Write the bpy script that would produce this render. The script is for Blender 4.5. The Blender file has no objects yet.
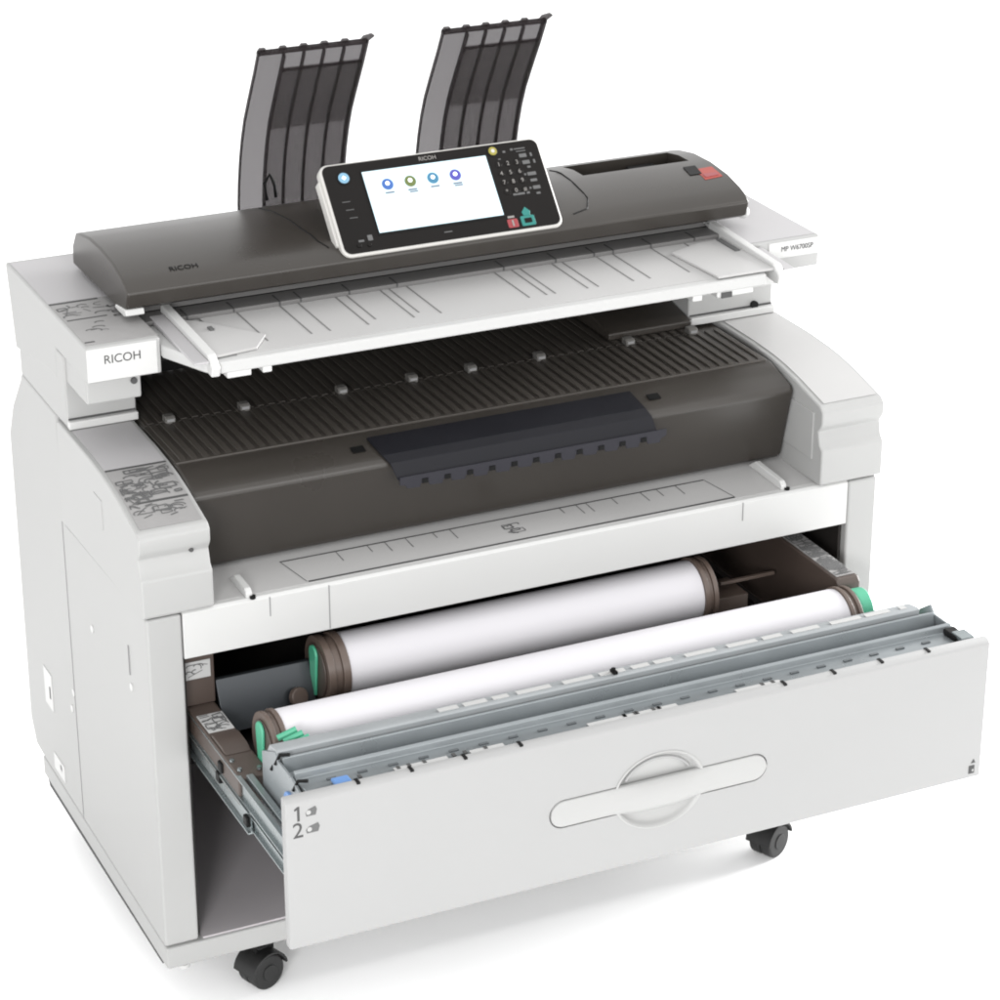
import bpy, bmesh, math, random
from mathutils import Vector, Matrix
random.seed(7)
S = bpy.context.scene
COL = S.collection

# ------------------------------------------------------------------ camera
YAW, PITCH, ROLL, FPX = -0.43709, -0.41834, -0.00097, 2689.81
F = Vector((math.sin(-YAW)*math.cos(PITCH), math.cos(YAW)*math.cos(PITCH), math.sin(PITCH)))
R = F.cross(Vector((0, 0, 1))).normalized()
U = R.cross(F)
R2 = R*math.cos(ROLL) + U*math.sin(ROLL)
U2 = U*math.cos(ROLL) - R*math.sin(ROLL)
cd = bpy.data.cameras.new('camera')
cam = bpy.data.objects.new('camera', cd)
COL.objects.link(cam)
cam.matrix_world = Matrix(((R2.x, U2.x, -F.x, -0.8774), (R2.y, U2.y, -F.y, -2.9299),
                           (R2.z, U2.z, -F.z, 2.1712-0.065), (0, 0, 0, 1)))
cd.sensor_width = 36
cd.lens = 36*FPX/1000
cd.clip_end = 200
S.camera = cam

# ------------------------------------------------------------------ world: a white studio all round
w = bpy.data.worlds.new('World')
S.world = w
w.use_nodes = True
bg = w.node_tree.nodes['Background']
bg.inputs[0].default_value = (1, 1, 1, 1)
bg.inputs[1].default_value = 1.0

# ------------------------------------------------------------------ lamps: softboxes in front and at the left, an added floor fill at the right
def softbox(name, loc, target, size, power):
    l = bpy.data.lights.new(name, 'AREA')
    l.shape = 'RECTANGLE'
    l.size, l.size_y = size
    l.energy = power
    o = bpy.data.objects.new(name, l)
    COL.objects.link(o)
    o.location = loc
    d = Vector(target) - Vector(loc)
    o.rotation_euler = d.to_track_quat('-Z', 'Y').to_euler()
    return o
softbox('front_left_softbox', (-2.1, -3.6, 2.0), (0.4, 0.0, 0.4), (1.0, 1.0), 92)
softbox('front_softbox', (1.2, -5.5, 2.2), (0.6, 0, 0.4), (3.0, 2.0), 45)
softbox('right_low_fill', (4.6, 0.55, 1.4), (0.7, -0.4, 0.0), (1.8, 1.6), 330)  # added fill lamp, whitens the floor shadow under the drawer
softbox('left_softbox', (-4.5, 0.6, 2.2), (0, 0.2, 0.5), (2.5, 2.0), 15)

S.view_settings.view_transform = 'Standard'
S.view_settings.look = 'None'
S.view_settings.exposure = 0.5
S.view_settings.gamma = 1.0
S.view_settings.use_curve_mapping = False
S.render.engine = 'CYCLES'
S.cycles.max_bounces = 10
S.cycles.filter_width = 2.0
S.cycles.transparent_max_bounces = 16

# ------------------------------------------------------------------ materials
def mat(name, col, rough=0.5, metal=0.0, var=0.0, vscale=8.0, bump=0.0, bscale=400.0, spec=0.5, coat=0.0, emit=None):
    m = bpy.data.materials.new(name)
    m.use_nodes = True
    nt = m.node_tree
    b = nt.nodes['Principled BSDF']
    b.inputs['Base Color'].default_value = (*col, 1)
    b.inputs['Roughness'].default_value = rough
    b.inputs['Metallic'].default_value = metal
    b.inputs['Specular IOR Level'].default_value = spec
    b.inputs['Coat Weight'].default_value = coat
    if emit:
        b.inputs['Emission Color'].default_value = (*col, 1)
        b.inputs['Emission Strength'].default_value = emit
    tc = nt.nodes.new('ShaderNodeTexCoord')
    if var:
        n = nt.nodes.new('ShaderNodeTexNoise')
        n.inputs['Scale'].default_value = vscale
        n.inputs['Detail'].default_value = 5
        nt.links.new(tc.outputs['Object'], n.inputs['Vector'])
        r = nt.nodes.new('ShaderNodeMapRange')
        r.inputs['From Min'].default_value = 0.15
        r.inputs['From Max'].default_value = 0.85
        r.inputs['To Min'].default_value = 1-var
        r.inputs['To Max'].default_value = 1+var
        nt.links.new(n.outputs['Fac'], r.inputs['Value'])
        mx = nt.nodes.new('ShaderNodeVectorMath')
        mx.operation = 'SCALE'
        mx.inputs[0].default_value = col
        nt.links.new(r.outputs['Result'], mx.inputs['Scale'])
        nt.links.new(mx.outputs['Vector'], b.inputs['Base Color'])
        r2 = nt.nodes.new('ShaderNodeMapRange')
        r2.inputs['From Min'].default_value = 0.15
        r2.inputs['From Max'].default_value = 0.85
        r2.inputs['To Min'].default_value = max(0.02, rough-0.06)
        r2.inputs['To Max'].default_value = rough+0.06
        nt.links.new(n.outputs['Fac'], r2.inputs['Value'])
        nt.links.new(r2.outputs['Result'], b.inputs['Roughness'])
    if bump:
        n2 = nt.nodes.new('ShaderNodeTexNoise')
        n2.inputs['Scale'].default_value = bscale
        nt.links.new(tc.outputs['Object'], n2.inputs['Vector'])
        bp = nt.nodes.new('ShaderNodeBump')
        bp.inputs['Strength'].default_value = bump
        bp.inputs['Distance'].default_value = 0.001
        nt.links.new(n2.outputs['Fac'], bp.inputs['Height'])
        nt.links.new(bp.outputs['Normal'], b.inputs['Normal'])
    return m

M = {}
M['floor'] = mat('studio_floor_white', (0.97, 0.97, 0.97), 0.7, spec=0.2)
M['body'] = mat('pale_grey_body_plastic', (0.312, 0.312, 0.307), 0.5, var=0.03, vscale=3, bump=0.08, bscale=900)
M['front'] = mat('grey_drawer_front_plastic', (0.272, 0.272, 0.27), 0.5, var=0.02, vscale=5, bump=0.08, bscale=900)
M['lip'] = mat('pale_lip_plastic', (0.40, 0.40, 0.395), 0.42, var=0.02)
M['handle'] = mat('pale_handle_plastic', (0.305, 0.305, 0.30), 0.42, var=0.02)
M['white'] = mat('white_plastic', (0.455, 0.455, 0.448), 0.42, var=0.02, vscale=6)
M['top'] = mat('light_grey_top_plastic', (0.345, 0.337, 0.342), 0.5, var=0.02, vscale=6, bump=0.06, bscale=900)
M['table'] = mat('light_grey_table_plastic', (0.375, 0.371, 0.367), 0.4, var=0.03, vscale=6)
M['dark'] = mat('dark_taupe_plastic', (0.030, 0.0262, 0.0225), 0.30, var=0.08, vscale=5, bump=0.05, bscale=1200)
M['ribs'] = mat('dark_taupe_ribbed_plastic', (0.042, 0.037, 0.032), 0.42, var=0.05, vscale=9)
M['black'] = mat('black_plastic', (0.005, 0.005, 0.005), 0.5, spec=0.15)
M['seam'] = mat('dark_seam', (0.03, 0.03, 0.03), 0.7, spec=0.2)
M['greyline'] = mat('grey_groove', (0.22, 0.22, 0.22), 0.6, spec=0.2)
M['grooveline'] = mat('soft_grey_groove', (0.15, 0.148, 0.146), 0.6, spec=0.2)
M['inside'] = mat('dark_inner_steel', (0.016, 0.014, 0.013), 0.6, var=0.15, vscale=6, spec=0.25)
M['shelf'] = mat('grey_inner_shelf', (0.36, 0.34, 0.35), 0.45, var=0.08, vscale=6)
M['brown'] = mat('brown_grey_plastic', (0.058, 0.043, 0.036), 0.45, var=0.08, vscale=20)
M['flange'] = mat('brown_flange_plastic', (0.092, 0.068, 0.056), 0.4, var=0.08, vscale=25)
M['steel'] = mat('zinc_steel', (0.27, 0.30, 0.305), 0.28, metal=0.85, var=0.08, vscale=16)
M['steelp'] = mat('pale_blue_grey_steel', (0.235, 0.255, 0.265), 0.3, metal=0.5, var=0.06, vscale=18)
M['steelw'] = mat('pale_zinc_steel', (0.275, 0.29, 0.298), 0.4, metal=0.25, var=0.06, vscale=18)
M['railslot'] = mat('dark_steel_slot', (0.07, 0.078, 0.083), 0.5)
M['darksteel'] = mat('blue_grey_dark_steel', (0.035, 0.039, 0.043), 0.35, metal=0.5, var=0.2, vscale=14)
M['green'] = mat('green_plastic', (0.06, 0.31, 0.19), 0.4)
M['blue'] = mat('blue_plastic', (0.09, 0.19, 0.40), 0.4)
M['paper'] = mat('white_paper', (0.50, 0.49, 0.508), 0.85, var=0.008, vscale=4, spec=0.2)
M['clipgrey'] = mat('grey_clip_plastic', (0.10, 0.096, 0.09), 0.4)
M['railgrey'] = mat('grey_feed_rail', (0.125, 0.122, 0.12), 0.4, var=0.05)
M['navy'] = mat('navy_film', (0.0065, 0.0065, 0.009), 0.5, var=0.1, vscale=30, spec=0.2)
M['navylight'] = mat('grey_violet_film', (0.020, 0.0195, 0.025), 0.5, spec=0.25)
M['rubber'] = mat('black_rubber', (0.006, 0.006, 0.006), 0.55, var=0.1, vscale=30)
M['sticker'] = mat('grey_sticker', (0.245, 0.24, 0.237), 0.5, var=0.06, vscale=60)
M['stickerw'] = mat('white_sticker', (0.37, 0.37, 0.365), 0.5)
M['ink'] = mat('dark_ink', (0.06, 0.06, 0.06), 0.6, spec=0.2)
M['inkgrey'] = mat('grey_ink', (0.10, 0.10, 0.10), 0.6, spec=0.2)
M['panel'] = mat('black_gloss_panel', (0.007, 0.006, 0.0055), 0.22, var=0.15, vscale=10, spec=0.16)
M['bezel'] = mat('cream_bezel', (0.43, 0.42, 0.40), 0.4)
M['keymark'] = mat('grey_key_print', (0.2, 0.19, 0.18), 0.5)
M['red'] = mat('red_key', (0.22, 0.03, 0.035), 0.4)
M['redlabel'] = mat('red_label', (0.27, 0.033, 0.022), 0.45, var=0.1, vscale=60)
M['teal'] = mat('teal_key', (0.012, 0.15, 0.13), 0.35)
M['yellow'] = mat('yellow_key', (0.24, 0.21, 0.035), 0.35)
M['skyblue'] = mat('light_blue_key', (0.15, 0.29, 0.40), 0.35)
M['screen'] = mat('lit_screen', (0.37, 0.47, 0.51), 0.3, emit=0.6)
M['icon_blue'] = mat('icon_blue', (0.03, 0.09, 0.28), 0.3, emit=0.15)
M['icon_olive'] = mat('icon_olive', (0.09, 0.115, 0.03), 0.3, emit=0.15)
M['icon_teal'] = mat('icon_teal', (0.035, 0.14, 0.23), 0.3, emit=0.15)
M['icon_violet'] = mat('icon_violet', (0.055, 0.05, 0.27), 0.3, emit=0.15)
M['icon_white'] = mat('icon_white', (0.9, 0.95, 1.0), 0.3, emit=0.5)
M['caption'] = mat('grey_caption', (0.10, 0.12, 0.16), 0.4, emit=0.05)

def smoke(name, tr, col, rough=0.2, fac=0.45):
    m = bpy.data.materials.new(name)
    m.use_nodes = True
    nt = m.node_tree
    b = nt.nodes['Principled BSDF']
    b.inputs['Base Color'].default_value = (*col, 1)
    b.inputs['Roughness'].default_value = rough
    b.inputs['Specular IOR Level'].default_value = 0.3
    t = nt.nodes.new('ShaderNodeBsdfTransparent')
    t.inputs[0].default_value = (*tr, 1)
    mx = nt.nodes.new('ShaderNodeMixShader')
    mx.inputs[0].default_value = fac
    nt.links.new(t.outputs[0], mx.inputs[1])
    nt.links.new(b.outputs[0], mx.inputs[2])
    nt.links.new(mx.outputs[0], nt.nodes['Material Output'].inputs['Surface'])
    return m
M['smoke'] = smoke('smoked_translucent_plastic', (0.515, 0.505, 0.51), (0.05, 0.048, 0.049), 0.2, 0.25)
M['smokein'] = smoke('smoked_inner_plastic', (0.78, 0.77, 0.772), (0.06, 0.057, 0.055), 0.2, 0.18)
M['smokedark'] = smoke('smoked_edge_plastic', (0.45, 0.44, 0.445), (0.035, 0.029, 0.029), 0.25, 0.4)

# ------------------------------------------------------------------ mesh helpers (all in scene coordinates, metres)
LOC = {}
def add_box(bm, x0, x1, y0, y1, z0, z1):
    v = [bm.verts.new(p) for p in ((x0, y0, z0), (x1, y0, z0), (x1, y1, z0), (x0, y1, z0),
                                   (x0, y0, z1), (x1, y0, z1), (x1, y1, z1), (x0, y1, z1))]
    for f in ((0, 3, 2, 1), (4, 5, 6, 7), (0, 1, 5, 4), (1, 2, 6, 5), (2, 3, 7, 6), (3, 0, 4, 7)):
        bm.faces.new([v[i] for i in f])
def extrude_poly(bm, pts, vec):
    vec = Vector(vec)
    a = [bm.verts.new(p) for p in pts]
    b = [bm.verts.new(Vector(p)+vec) for p in pts]
    n = len(a)
    fs = [bm.faces.new(a), bm.faces.new(list(reversed(b)))]
    for i in range(n):
        fs.append(bm.faces.new((a[i], b[i], b[(i+1) % n], a[(i+1) % n])))
    bmesh.ops.recalc_face_normals(bm, faces=fs)
def px(bm, prof, x0, x1):          # profile (y, z) run along x
    extrude_poly(bm, [(x0, y, z) for y, z in prof], (x1-x0, 0, 0))
def pz(bm, prof, z0, z1):          # plan (x, y) run along z
    extrude_poly(bm, [(x, y, z0) for x, y in prof], (0, 0, z1-z0))
def py(bm, prof, y0, y1):          # elevation (x, z) run along y
    extrude_poly(bm, [(x, y0, z) for x, z in prof], (0, y1-y0, 0))
def cyl(bm, c, axis, r, h, n=32, r2=None):
    r2 = r if r2 is None else r2
    q = Vector(axis).to_track_quat('Z', 'Y').to_matrix().to_4x4()
    m = Matrix.Translation(Vector(c)) @ q
    bmesh.ops.create_cone(bm, cap_ends=True, segments=n, radius1=r, radius2=r2, depth=h, matrix=m)
def tube(bm, pts, r, n=8):
    pts = [Vector(p) for p in pts]
    rings = []
    for i, p in enumerate(pts):
        d = (pts[min(i+1, len(pts)-1)] - pts[max(i-1, 0)]).normalized()
        a = d.cross(Vector((0, 0, 1)))
        if a.length < 1e-3:
            a = d.cross(Vector((1, 0, 0)))
        a.normalize()
        b = d.cross(a)
        rings.append([bm.verts.new(p + a*r*math.cos(2*math.pi*k/n) + b*r*math.sin(2*math.pi*k/n)) for k in range(n)])
    for i in range(len(rings)-1):
        for k in range(n):
            bm.faces.new((rings[i][k], rings[i][(k+1) % n], rings[i+1][(k+1) % n], rings[i+1][k]))
    bm.faces.new(list(reversed(rings[0])))
    bm.faces.new(rings[-1])
def rrect(x0, x1, z0, z1, r, n=6):
    out = []
    for cx, cz, a0 in ((x1-r, z1-r, 0), (x0+r, z1-r, 90), (x0+r, z0+r, 180), (x1-r, z0+r, 270)):
        for k in range(n+1):
            a = math.radians(a0+90*k/n)
            out.append((cx+r*math.cos(a), cz+r*math.sin(a)))
    return out
def thick_grid(bm, g, th):
    """A sheet from a grid of points, given a thickness straight down."""
    n, m = len(g), len(g[0])
    t = [[bm.verts.new(p) for p in r] for r in g]
    u = [[bm.verts.new((p[0], p[1], p[2]-th)) for p in r] for r in g]
    for i in range(n-1):
        for j in range(m-1):
            bm.faces.new((t[i][j], t[i][j+1], t[i+1][j+1], t[i+1][j]))
            bm.faces.new((u[i][j], u[i+1][j], u[i+1][j+1], u[i][j+1]))
    for i in range(n-1):
        bm.faces.new((t[i][0], t[i+1][0], u[i+1][0], u[i][0]))
        bm.faces.new((t[i][m-1], u[i][m-1], u[i+1][m-1], t[i+1][m-1]))
    for j in range(m-1):
        bm.faces.new((t[0][j], u[0][j], u[0][j+1], t[0][j+1]))
        bm.faces.new((t[n-1][j], t[n-1][j+1], u[n-1][j+1], u[n-1][j]))
def B():
    return bmesh.new()
def depth(o):
    d = 0
    while o.parent is not None:
        o = o.parent
        d += 1
    return d
def islands(bm):
    bm.verts.ensure_lookup_table()
    seen, out = set(), []
    for v in bm.verts:
        if v in seen:
            continue
        st_, isl = [v], []
        seen.add(v)
        while st_:
            a = st_.pop()
            isl.append(a)
            for e in a.link_edges:
                c = e.other_vert(a)
                if c not in seen:
                    seen.add(c)
                    st_.append(c)
        out.append(isl)
    res = []
    for isl in out:
        nb = B()
        mp = {v: nb.verts.new(v.co) for v in isl}
        for f in {f for v in isl for f in v.link_faces}:
            nb.faces.new([mp[v] for v in f.verts])
        res.append(nb)
    bm.free()
    return res
def pieces(name, bm, m, parent, bevel=0.0, **kw):
    """One object for every loose piece."""
    return [obj(name, nb, m, parent, bevel, **kw) for nb in islands(bm)]
def obj(name, bm, m, parent=None, bevel=0.0, seg=2, smooth=None, kind=None, label=None, xf=None):
    while parent is not None and depth(parent) >= 2:      # thing > part > sub-part, no further
        parent = parent.parent
    if xf is not None:
        bmesh.ops.transform(bm, matrix=xf, verts=bm.verts)
    bmesh.ops.recalc_face_normals(bm, faces=bm.faces)
    lo = [min(v.co[i] for v in bm.verts) for i in range(3)]
    hi = [max(v.co[i] for v in bm.verts) for i in range(3)]
    c = Vector([(lo[i]+hi[i])/2 for i in range(3)])
    bmesh.ops.translate(bm, verts=bm.verts, vec=-c)
    me = bpy.data.meshes.new(name)
    bm.to_mesh(me)
    bm.free()
    me.materials.append(M[m])
    o = bpy.data.objects.new(name, me)
    COL.objects.link(o)
    LOC[o] = c
    if parent is not None:
        o.parent = parent
        o.location = c - LOC[parent]
    else:
        o.location = c
    if bevel:
        md = o.modifiers.new('bevel', 'BEVEL')
        md.width = bevel
        md.segments = seg
        md.limit_method = 'ANGLE'
        md.angle_limit = math.radians(32)
        md.harden_normals = True
    if smooth is None:
        smooth = bool(bevel)
    if smooth:
        me.set_sharp_from_angle(angle=math.radians(38))
        me.polygons.foreach_set('use_smooth', [True]*len(me.polygons))
    if kind:
        o['kind'] = kind
    if label:
        o['label'] = label
    return o
def bake(o):
    dg = bpy.context.evaluated_depsgraph_get()
    me = bpy.data.meshes.new_from_object(o.evaluated_get(dg))
    o.modifiers.clear()
    if 'custom_normal' in me.attributes:
        me.attributes.remove(me.attributes['custom_normal'])
    o.data = me
def cut(o, bms):
    """Boolean holes, taken out of the mesh straight away."""
    tmp = []
    for bm in bms:
        bmesh.ops.recalc_face_normals(bm, faces=bm.faces)
        me = bpy.data.meshes.new('cutter')
        bm.to_mesh(me)
        bm.free()
        c = bpy.data.objects.new('cutter', me)
        COL.objects.link(c)
        tmp.append(c)
        md = o.modifiers.new('cut', 'BOOLEAN')
        md.operation = 'DIFFERENCE'
        md.solver = 'EXACT'
        md.object = c
    mods = [(m.name, m.type) for m in o.modifiers]
    # world position of o has to be current for the boolean
    bpy.context.view_layer.update()
    bake(o)
    for c in tmp:
        bpy.data.objects.remove(c)
def thing(name, loc, label, cat, group=None):
    o = bpy.data.objects.new(name, None)
    COL.objects.link(o)
    o.location = loc
    LOC[o] = Vector(loc)
    o['label'] = label
    o['category'] = cat
    if group:
        o['group'] = group
    return o
def text_bm(s, size, ext=0.0004, shear=0.0):
    cu = bpy.data.curves.new('writing', 'FONT')
    cu.body = s
    cu.size = size
    cu.extrude = ext
    cu.align_x = 'CENTER'
    cu.align_y = 'CENTER'
    cu.shear = shear
    t = bpy.data.objects.new('writing', cu)
    COL.objects.link(t)
    bpy.context.view_layer.update()
    me = bpy.data.meshes.new_from_object(t.evaluated_get(bpy.context.evaluated_depsgraph_get()))
    bpy.data.objects.remove(t)
    bm = B()
    bm.from_mesh(me)
    bpy.data.meshes.remove(me)
    return bm
def frame(o, xdir, ydir):
    x = Vector(xdir).normalized()
    y = Vector(ydir).normalized()
    z = x.cross(y)
    return Matrix(((x.x, y.x, z.x, o[0]), (x.y, y.y, z.y, o[1]), (x.z, y.z, z.z, o[2]), (0, 0, 0, 1)))
def scribble(bm, x0, x1, y0, y1, n, wd=0.0012, seed=1):
    """Little diagram strokes lying in the local xy plane (z from 0 up)."""
    rg = random.Random(seed)
    for _ in range(n):
        kind = rg.random()
        cx, cy = rg.uniform(x0, x1), rg.uniform(y0, y1)
        s = rg.uniform(0.004, 0.012)
        a = rg.uniform(-0.5, 0.5) + (math.pi/2 if rg.random() < .3 else 0)
        if kind < .45:
            pts = [(cx+s*t*math.cos(a), cy+s*t*math.sin(a)) for t in (-1, 1)]
        elif kind < .75:
            pts = [(cx+s*math.cos(a+t), cy+.6*s*math.sin(a+t)) for t in [k*.45 for k in range(8)]]
        else:
            pts = [(cx-s, cy-s*.5), (cx+s, cy-s*.4), (cx+s*.9, cy+s*.5), (cx-s, cy+s*.4), (cx-s, cy-s*.5)]
        pts = [(min(max(p[0], x0), x1), min(max(p[1], y0), y1)) for p in pts]
        w2 = wd*rg.uniform(.6, 1.3)/2
        for (ax, ay), (bx, by) in zip(pts, pts[1:]):
            d = Vector((bx-ax, by-ay))
            if d.length < 1e-5:
                continue
            d.normalize()
            nx, ny = -d.y*w2, d.x*w2
            vs = [bm.verts.new((X, Y, 0.0002+0.00004*rg.random())) for X, Y in
                  ((ax+nx, ay+ny), (ax-nx, ay-ny), (bx-nx, by-ny), (bx+nx, by+ny))]
            bm.faces.new(vs)

# ------------------------------------------------------------------ floor
b = B()
add_box(b, -30, 30, -30, 30, -0.05, 0)
obj('floor', b, 'floor', kind='structure')

# ------------------------------------------------------------------ the printer
W = 1.08
P = thing('wide_format_printer', (0.54, 0.29, 0),
          'pale grey wide format roll printer with dark scanner cover and its paper drawer pulled out', 'printer')

# --- lower cabinet
b = B(); add_box(b, 0.0, 1.08, -0.004, 0.577, 0.077, 0.109)
obj('base_plate', b, 'body', P, 0.003)
for x0, x1 in ((0.003, 0.022), (1.058, 1.077)):  # added black strips stand in for the shade under the base edges
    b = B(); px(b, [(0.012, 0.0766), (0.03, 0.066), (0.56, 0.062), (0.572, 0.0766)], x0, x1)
    obj('under_shade_strip', b, 'rubber', P, 0.002)
def side_outline(d=0.0):
    return [(0.0, 0.1095), (0.0, 0.5945), (0.10, 0.5945), (0.352, 0.584), (0.36, 0.742), (0.53, 0.742), (0.538, 0.73),
            (0.593, 0.671), (0.622, 0.62), (0.632, 0.15), (0.61, 0.112), (0.578, 0.1095)]
b = B(); px(b, side_outline(), 0.0, 0.0475)
ls = obj('side_panel', b, 'body', P, 0.004)
b = B(); px(b, side_outline(), 1.0325, 1.08)
rs = obj('side_panel', b, 'body', P, 0.004)
# seam, slots and screw recesses of the left side
b = B(); add_box(b, -0.0006, 0.0004, 0.3645, 0.3665, 0.112, 0.582)
obj('panel_seam', b, 'greyline', ls)
for y0, y1, z0, z1 in ((0.488, 0.528, 0.225, 0.285), (0.452, 0.505, 0.105+.02, 0.152)):
    b = B(); add_box(b, -0.0012, 0.001, y0, y1, z0, z1)
    q = obj('screw_cover', b, 'white', ls, 0.0005)
b = B(); add_box(b, -0.0018, 0.001, 0.496, 0.501, 0.243, 0.262)
obj('slot', b, 'inkgrey', ls)
b = B(); add_box(b, -0.0012, 0.001, 0.0815, 0.0845, 0.480, 0.522)
obj('slot', b, 'greyline', ls)
for y, z in ((0.384, 0.283), (0.08, 0.463), (0.37, 0.315), (0.468, 0.142), (0.25, 0.47)):
    b = B(); cyl(b, (-0.0002, y, z), (1, 0, 0), 0.0055, 0.002, 16)
    obj('screw_cap', b, 'white', ls)
b = B(); add_box(b, 0.0485, 1.0315, 0.575, 0.60, 0.112, 0.74)
obj('rear_panel', b, 'body', P, 0.003)
# dark insides of the drawer bay
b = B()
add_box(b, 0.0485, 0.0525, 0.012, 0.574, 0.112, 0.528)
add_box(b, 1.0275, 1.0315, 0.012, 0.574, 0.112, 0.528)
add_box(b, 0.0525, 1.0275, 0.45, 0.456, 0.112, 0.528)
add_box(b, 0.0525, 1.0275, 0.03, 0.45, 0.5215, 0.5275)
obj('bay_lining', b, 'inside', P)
b = B(); add_box(b, 0.053, 1.027, 0.0, 0.449, 0.1095, 0.1125)
obj('bay_floor', b, 'shelf', P)
# the white beam over the drawer and the manual feed tray on it
b = B(); px(b, [(0.0, 0.53), (0.0, 0.5935), (0.004, 0.5965), (0.012, 0.5965), (0.012, 0.53)], 0.0485, 1.0315)
bm_ = obj('front_beam', b, 'white', P, 0.001)
for x in (0.166, 0.2475, 0.862):
    b = B(); add_box(b, x-0.0007, x+0.0007, -0.0006, 0.002, 0.567 if x != .2475 else .532, 0.594)
    obj('seam', b, 'greyline', bm_)
b = B(); px(b, [(0.0125, 0.530), (0.0125, 0.5965), (0.10, 0.5985), (0.16, 0.606), (0.16, 0.530)], 0.0485, 1.0315)
ft = obj('manual_feed_tray', b, 'table', P, 0.001)
def fz(y):
    return 0.5965 + (y-0.0125)/(0.0875)*0.002 if y < 0.1 else 0.5985+(y-0.1)/.06*.0075
b = B()
for (y, t) in ((0.084, 0.0013), (0.0165, 0.0018)):
    xa, xb = (0.212, 0.846) if y > .05 else (0.226, 0.858)
    add_box(b, xa, xb, y-t, y+t, fz(y)-.0005, fz(y)+0.0005)
pieces('edge_line', b, 'ink', ft)
b = B()
for x, h in ((0.212, 1), (0.29, 1), (0.335, .7), (0.36, 1), (0.39, 1), (0.43, .6), (0.455, 1), (0.62, .6), (0.645, 1), (0.66, 1), (0.70, .7), (0.745, 1), (0.77, .8), (0.80, 1), (0.846, 1)):
    y1 = 0.084
    y0 = 0.084 - 0.03*h if x not in (0.212, 0.846) else 0.018
    xx = x
    pts = [(xx-.0006, y1), (xx+.0006, y1), (xx+.0006+(.012 if h == 1 and x in (.212, .846) else 0), y0), (xx-.0006+(.012 if h == 1 and x in (.212, .846) else 0), y0)]
    b.faces.new([b.verts.new((X, Y, fz(Y)+.0004)) for X, Y in pts])
pieces('size_mark', b, 'inkgrey', ft)
b = B()
scribble(b, -0.012, 0.012, -0.016, 0.016, 7, 0.0022, 5)
obj('diagram', b, 'inkgrey', ft, xf=Matrix.Translation((0.536, 0.05, fz(.05)+.0002)))
for x, y0, y1 in ((0.14, 0.004, 0.07), (0.933, 0.010, 0.105)):
    b = B(); px(b, [(y0, fz(y0)-.001), (y0, fz(y0)+0.007), (y0+.006, fz(y0)+.012), (y1-.02, fz(y1)+0.012), (y1, fz(y1)-.001)], x-0.0045, x+0.0045)
    lv = obj('paper_guide', b, 'white', ft, 0.002)
    b = B(); cyl(b, (x+.004, y0-.001, fz(.01)+.001), (0, 0, 1), .004, .004, 12)
    obj('guide_pin', b, 'black', lv)

# --- the two shoulder blocks
def shoulder(x0, x1, side):
    prof = [(0.022, 0.5965), (0.0, 0.5965), (-0.004, 0.600), (-0.004, 0.650), (0.003, 0.657), (0.008, 0.676), (0.002, 0.684), (-0.001, 0.690), (-0.001, 0.706),
            (0.006, 0.713), (0.079, 0.7295), (0.115, 0.7355), (0.148, 0.739), (0.20, 0.7415), (0.335, 0.7415), (0.345, 0.738), (0.352, 0.5885), (0.14, 0.593)]
    prof[0] = (0.10, 0.5965)
    prof = [p for p in prof if p != (0.14, 0.593)]
    b = B(); px(b, prof, x0, x1)
    return obj('shoulder_block', b, 'body', P, 0.0035, 3)
sl = shoulder(-0.004, 0.0905, -1)
sr = shoulder(0.983, 1.084, 1)
def shz(y):
    pr = [(-.001, .7115), (0.006, 0.713), (0.079, 0.7295), (0.115, 0.7355), (0.148, 0.739), (0.20, 0.7415), (0.336, 0.7415)]
    for (a, za), (c, zc) in zip(pr, pr[1:]):
        if y <= c:
            return za+(zc-za)*(y-a)/(c-a)
    return pr[-1][1]
def top_sheet(name, m, x0, x1, ya, yb, parent, dz=0.0010, n=14):
    b = B()
    thick_grid(b, [[(x0, ya+(yb-ya)*i/n, shz(ya+(yb-ya)*i/n)+dz), (x1, ya+(yb-ya)*i/n, shz(ya+(yb-ya)*i/n)+dz)] for i in range(n+1)], 0.0006)
    return obj(name, b, m, parent, smooth=True)
top_sheet('top_inlay', 'top', 0.003, 0.0845, 0.153, 0.294, sl)
tr_ = top_sheet('top_inlay', 'table', 0.992, 1.078, 0.012, 0.294, sr)
st = top_sheet('instruction_sticker', 'sticker', 0.003, 0.0845, 0.012, 0.150, sl)
for ya, yb, xa in ((0.1475, 0.151, 0.003), (0.062, 0.0655, 0.018)):
    top_sheet('sticker_line', 'ink', xa, 0.0845, ya, yb, st, dz=0.0016, n=2)
b = B()
scribble(b, 0.006, 0.082, 0.070, 0.142, 46, 0.0021, 11)
scribble(b, 0.010, 0.075, 0.030, 0.056, 14, 0.0021, 12)
for v in b.verts:
    v.co.z += shz(v.co.y)+0.0014
obj('sticker_diagram', b, 'inkgrey', st)
b = B()
scribble(b, 0.006, 0.04, 0.035, 0.11, 26, 0.0016, 24)
for v in b.verts:
    v.co.z += shz(v.co.y)+0.0017
obj('sticker_diagram', b, 'inkgrey', st)
b = B(); cyl(b, (0.066, 0.006, 0.679), (0, 1, 0), .003, .006, 12)
obj('catch', b, 'ink', sl)
b = B(); add_box(b, -0.0048, -0.003, 0.15, 0.185, 0.658, 0.70)
obj('side_recess', b, 'body', sl, 0.0006)
b = B(); add_box(b, 0.981, 0.984, 0.02, 0.13, 0.63, 0.70)
obj('side_recess', b, 'body', sr, 0.001)

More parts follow.
